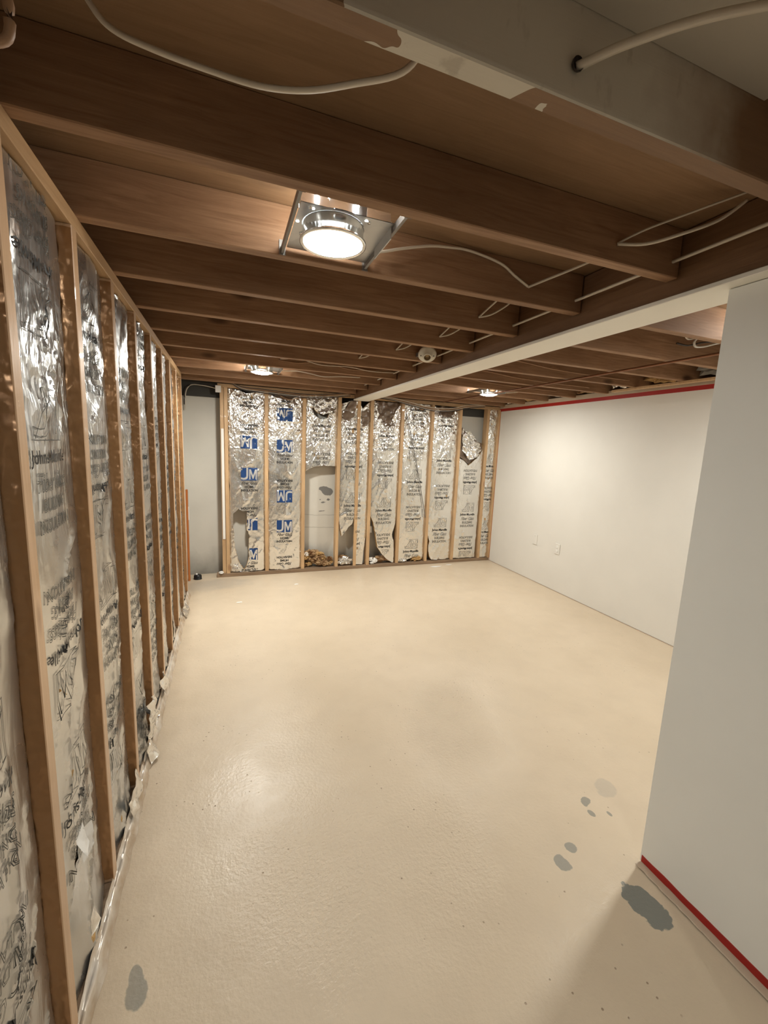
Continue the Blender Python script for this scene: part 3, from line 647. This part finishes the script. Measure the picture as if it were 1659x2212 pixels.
# drain cap
d = empty('floor_drain_cap', (-.315, 4.80, 0), 'round black rubber cap on the floor in the far left corner', 'drain cap')
lathe('cap_body', [(.0001, .052), (.020, .052), (.034, .046), (.040, .035), (.040, .004), (.044, .0), (.0001, 0)], BLACKP, d, Matrix.Translation((-.315, 4.80, 0)), 24)
lathe('cap_knob', [(.0001, .064), (.009, .062), (.011, .052)], WHITEP, d, Matrix.Translation((-.325, 4.795, 0)), 16)
# scraps along the foot of the left wall
for nm, pl, sd, lb, mt, am in (
    ('foil_scrap', [(XL+.002, 1.98, .075), (XL+.006, 2.06, .085), (XL+.020, 2.08, .03), (XL+.055, 2.03, .022), (XL+.022, 1.97, .012)], 1.1, 'bright silver foil corner sticking out at foot of third stud', FOILS, .012),
    ('foil_scrap', [(XL+.002, 2.04, .24), (XL+.004, 2.19, .23), (XL+.022, 2.22, .10), (XL+.026, 2.12, .06), (XL+.012, 2.03, .10)], 2.2, 'large crinkled foil bulge between third and fourth studs near floor', FOILS, .028),
    ('foil_scrap', [(XL+.002, 3.66, .07), (XL+.004, 3.86, .09), (XL+.045, 3.84, .02), (XL+.030, 3.70, .012)], 3.4, 'small silver foil tongue lying by the far left studs', FOILS, .015),
    ('foil_scrap', [(XL-.02, 1.165, .445), (XL-.018, 1.215, .45), (XL-.004, 1.215, .385), (XL-.002, 1.17, .38)], 4.9, 'folded pale paper tab above cut in the first left bay', WHITES, .010),
    ('foil_scrap', [(XL-.022, 1.205, .435), (XL-.004, 1.232, .44), (XL+.002, 1.235, .36), (XL-.018, 1.205, .33)], 5.7, 'white curled paper edge of the cut in first left bay', WHITES, .008),
    ('foil_scrap', [(XL+.001, 1.14, .215), (XL+.004, 1.185, .21), (XL+.016, 1.18, .165), (XL+.010, 1.14, .16)], 6.7, 'tiny bright foil glint low between first and second studs', FOILS, .010),
    ('foil_scrap', [(XL+.001, 1.62, .13), (XL+.002, 1.80, .14), (XL+.016, 1.79, .055), (XL+.014, 1.64, .05)], 7.7, 'wrinkled foil lip at the foot of second left bay', FOILS, .014),
    ('foil_scrap', [(XL+.001, 2.48, .13), (XL+.003, 2.60, .14), (XL+.020, 2.60, .05), (XL+.018, 2.50, .04)], 8.7, 'wrinkled foil lip just before the fifth left stud', FOILS, .016)):
    tag(scrap(nm, pl, mt, sd, am, .008), lb, 'scrap')

# ---------------------------------------------------------------- outlets on the right wall
for (x, y, z), lb, blank in (((3.383, 3.885, .50), 'white blank plate on right wall, nearer the back corner', True), ((3.377, 3.516, .475), 'white outlet plate on right wall, nearer the camera', False)):
    e = empty('wall_plate', (x, y, z), lb, 'wall plate')
    box('cover_plate', x-.006, x, y-.036, y+.036, z-.058, z+.058, WALLW, e, .002)
    if not blank:
        for dz in (-.022, .022): box('receptacle', x-.009, x-.006, y-.015, y+.015, z+dz-.014, z+dz+.014, WHITEP, e, .002)
    lathe('screw', [(.0001, 0), (.003, 0), (.003, .002)], STEELD, e, Matrix.Translation((x-.0062, y, z+(.0 if not blank else .04))) @ Matrix.Rotation(math.pi/2, 4, 'Y'), 10)
# ---------------------------------------------------------------- lamp holder
lh = empty('lamp_holder', (1.235, 2.60, 2.11), 'round white porcelain lamp holder on a joist beside the beam', 'lamp holder')
M = Matrix.Translation((1.235, 2.590, 2.108)) @ Vector((-.25, -.62, -.74)).normalized().to_track_quat('Z', 'Y').to_matrix().to_4x4()
lathe('porcelain_base', [(.0001, -.004), (.058, -.004), (.060, .004), (.054, .014), (.034, .020), (.030, .034), (.024, .038), (.021, .034), (.021, .012), (.0001, .012)], PORC, lh, M, 32)
lathe('socket_shell', [(.0205, .034), (.0195, .014), (.0001, .014)], BRASS, lh, M, 20)
lathe('octagon_box', [(.050, -.005), (.050, -.040), (.0001, -.040)], STEELD, lh, M, 8, False)
for s in (-1, 1): lathe('screw', [(.0001, 0.002), (.004, .001), (.004, -.002)], STEELD, lh, M @ Matrix.Translation((.042*s, 0, .019)), 8)
box('mounting_strap', 1.19, 1.30, 2.628, 2.672, 2.10, 2.125, STEELD, lh)

# ---------------------------------------------------------------- cables and pipes
def cable(nm, pts, lb, mat=CABLE, r=.0045, cat='cable', fl=1.25): return tag(tube(nm, pts, r, mat, flatten=fl), lb, cat, 'cables strung along the ceiling' if cat == 'cable' else None)
cable('electrical_cable', [(.442, 1.36, 2.110), (.453, 1.41, 2.124), (.496, 1.41, 2.135), (.561, 1.41, 2.156), (.662, 1.415, 2.185), (.74, 1.425, 2.20), (.834, 1.44, 2.212), (.97, 1.445, 2.196), (1.04, 1.447, 2.165), (1.108, 1.45, 2.138)], 'white cable leaving the nearest can light and drooping on the joist')
cable('electrical_cable', [(1.108, 1.449, 2.136), (1.16, 1.42, 2.160), (1.23, 1.36, 2.190), (1.30, 1.30, 2.222)], 'short white cable rising from the droop towards the beam')
cable('electrical_cable', [(1.108, 1.046, 2.130), (1.17, 1.00, 2.124), (1.22, .93, 2.132), (1.29, .88, 2.16), (1.33, .84, 2.20)], 'nearest white cable loop beside the beam, lower strand')
cable('electrical_cable', [(1.108, 1.047, 2.131), (1.16, 1.0, 2.160), (1.24, .93, 2.190), (1.34, .83, 2.224)], 'nearest white cable loop beside the beam, upper thin strand', r=.003)
for y, x0, z0, nm in ((1.861, 1.149, 2.136, 'second'), (2.267, 1.15, 2.135, 'third'), (2.67, 1.045, 2.128, 'fourth'), (3.08, .917, 2.133, 'fifth')):
    cable('electrical_cable', [(x0, y-.002, z0), (x0+.030, y-.05, z0+.040), (x0+.050, y-.10, z0+.070)], nm+' cable loop from camera beside the beam, left strand', r=.004)
    cable('electrical_cable', [(x0, y-.001, z0), (x0+.05, y-.03, z0+.012), (x0+.10, y-.07, z0+.045), (x0+.125, y-.10, z0+.075)], nm+' cable loop from camera beside the beam, right strand', r=.004)
cable('conduit', [(1.352, y, 2.125) for y in (-.2, .4, 1.1, 1.8, 2.5, 3.2, 4.0, 4.66)], 'long thin pale conduit threading the joists along the beam', CABLE, .0055, 'conduit', 1)
cable('electrical_cable', [(-0.22, 0.9, 2.225), (-0.194, 0.9, 2.176), (-0.164, 0.9, 2.148), (-0.1027, 0.88, 2.1238), (-0.0191, 0.86, 2.1058), (0.0599, 0.83, 2.0856), (0.1316, 0.8, 2.0796), (0.2001, 0.76, 2.0818), (0.2728, 0.72, 2.0928), (0.3, 0.7, 2.13), (0.31, 0.692, 2.2)], 'slack cable sagging in the dark bay nearest the camera')
cable('electrical_cable', [(-.26, .60, 2.20), (-.215, .62, 2.0), (-.205, .62, 1.93), (-.215, .62, 1.90), (-.26, .60, 1.89), (-.30, .58, 1.95)], 'faint cable loop hanging in the top left corner', CABLEB)
cable('electrical_cable', [(.546, .641, 2.127), (.60, .60, 2.145), (.70, .55, 2.175), (.82, .50, 2.20), (.95, .43, 2.212)], 'pale thick cable coming out of the painted nearest joist', CABLE, .0065)
tag(lathe('cable_hole_grommet', [(.0001, 0), (.009, 0), (.011, .003), (.011, .006)], CABLED, None, Matrix.Translation((.545, .640, 2.128)) @ Matrix.Rotation(math.pi/2, 4, 'X'), 14), 'dark hole grommet in the painted joist where the cable exits', 'grommet')
cable('electrical_cable', [(.385, 3.482, 2.134), (.528, 3.478, 2.125), (.751, 3.475, 2.150), (.985, 3.478, 2.117), (1.23, 3.478, 2.141), (1.38, 3.478, 2.143)], 'upper drooping cable on the eighth joist left of beam', CABLEB)
cable('electrical_cable', [(.40, 3.470, 2.14), (.55, 3.465, 2.155), (.72, 3.468, 2.128), (.95, 3.468, 2.136), (1.15, 3.468, 2.12), (1.38, 3.468, 2.13)], 'second drooping cable crossing the eighth joist left of beam', CABLE, .004)
cable('electrical_cable', [(.44, 3.80, 2.105), (.52, 3.86, 2.118), (.60, 3.87, 2.126), (.72, 3.87, 2.115), (.828, 3.87, 2.102), (1.0, 3.87, 2.118), (1.17, 3.87, 2.126)], 'wavy cable leaving the can light near back wall')
cable('electrical_cable', [(2.62, 3.80, 2.105), (2.70, 3.86, 2.125), (2.80, 3.86, 2.12), (2.95, 3.87, 2.14)], 'short cable leaving the can light right of beam')
yb = 4.705
Lc = [(.01, 2.122), (.146, 2.045), (.329, 2.026), (.517, 2.018), (.761, 2.010), (1.015, 2.024), (1.33, 2.070)]
for i, (dz, mt, nm, rr_) in enumerate(((0, CABLE, 'pale', .004), (.016, CABLEB, 'brown', .005), (-.010, CABLED, 'dark', .005), (.030, CABLED, 'second dark', .004))):
    cable('electrical_cable', [(x, yb+.055-.006*i-(.03 if abs(z-2.1) < .03 else 0)*0, z+dz*min(1, x*3+.2)-.002*i) for x, z in Lc], nm+' cable of the bundle sagging over the back studs left of beam', mt, rr_)
cable('electrical_cable', [(.52, 4.765, 2.02), (.60, 4.775, 1.975), (.68, 4.775, 1.968), (.76, 4.77, 2.0), (.80, 4.765, 2.02)], 'reddish cable drooping over the second insulation bay', CABLEB, .004)
Rc = [(1.60, 2.074), (1.836, 2.060), (2.137, 2.006), (2.388, 1.973), (2.643, 1.985), (2.90, 2.045), (3.12, 2.072)]
for i, (dz, mt, nm, rr_) in enumerate(((0, CABLE, 'pale', .004), (.014, CABLEB, 'brown', .0055), (-.012, CABLED, 'dark', .005), (.024, CABLE, 'second pale', .004))):
    cable('electrical_cable', [(x, yb+.055-.006*i, min(z+dz, 2.074)) for x, z in Rc], nm+' cable of the bundle sagging over the back studs right of beam', mt, rr_)
cable('electrical_cable', [(-.395, 4.93, 1.80), (-.392, 4.93, 1.95), (-.37, 4.92, 2.02), (-.32, 4.90, 2.055), (-.20, 4.88, 2.05), (-.09, 4.86, 2.03)], 'pale cable curving over the top of bare concrete, far left', CABLE, .005)
cable('electrical_cable', [(-.405, 4.92, 1.85), (-.398, 4.92, 1.97), (-.36, 4.91, 2.04), (-.25, 4.90, 2.065), (-.09, 4.87, 2.06)], 'dark cable running above the pale one, far left corner', CABLED, .006)
cable('copper_pipe', [(2.475, y, 2.066) for y in (4.66, 4.0, 3.3, 2.6, 2.0, 1.2, .4)], 'thin brown copper pipe slung under the joists right of beam', COPPER, .008, 'pipe', 1)
# loose cable knot in the right hand bay
cable('electrical_cable', [(2.36, 1.72, 2.222), (2.42, 1.75, 2.20), (2.50, 1.78, 2.185), (2.57, 1.78, 2.20)], 'white cable end hanging right of the beam near partition')
cable('electrical_cable', [(2.86, 1.70, 2.20), (2.75, 1.76, 2.19), (2.66, 1.79, 2.165), (2.60, 1.80, 2.16), (2.585, 1.80, 2.185), (2.60, 1.79, 2.21)], 'bent white cable hook near the partition top', WHITEP, .006)
cable('electrical_cable', [(2.86, 1.74, 2.215), (2.76, 1.79, 2.205), (2.66, 1.81, 2.19), (2.56, 1.82, 2.165), (2.48, 1.83, 2.17)], 'dark twisted cable behind the white hook', CABLED, .005)
for (ya, yb2, z, nm) in ((2.315, 2.66, 2.15, 'first'), (2.72, 3.07, 2.14, 'second'), (3.13, 3.48, 2.15, 'third')):
    cable('electrical_cable', [(1.60, yb2-.01, z+.02), (2.0, yb2-.03, z), (2.3, yb2-.02, z-.02), (2.7, yb2-.02, z-.03), (3.1, yb2-.015, z-.03)], nm+' slack cable along the joists right of the beam', CABLEB, .0045)
# stuff on the sill over the right wall
rr2 = random.Random(11)
for i in range(8):
    y = 2.02+i*.36; 
    if any(j-.045-.12 < y < j+.12 for j in []): continue
    mt = [WOOLB, CONC2, FIBER, FOILS][i % 4]; nm = ['wool_clump', 'paper_wad', 'wool_clump', 'foil_wad'][i % 4]
    k = [j for j in jy if j > 1.45][i]; yc = k+.183
    o = crumple(nm, mt, (3.30+.017*(yc-2.15), yc, 2.098), .055, 100+i*3, (.8, 2.6, 1.0), .45, 3)
    tag(o, ['brown wool stuffed', 'grey paper stuffed', 'tan wool stuffed', 'crumpled foil stuffed'][i % 4]+' above the red band, '+['nearest the partition', 'second from partition', 'third from partition', 'fourth from partition', 'fourth from back corner', 'third from back corner', 'second from back corner', 'nearest the back corner'][i], 'debris')
tag(box('wood_strapping', 3.20, 3.24, 1.9, 2.9, 2.060, 2.079, STUDB, None, .002), 'light wood strip nailed under joists near the right wall', 'strip')
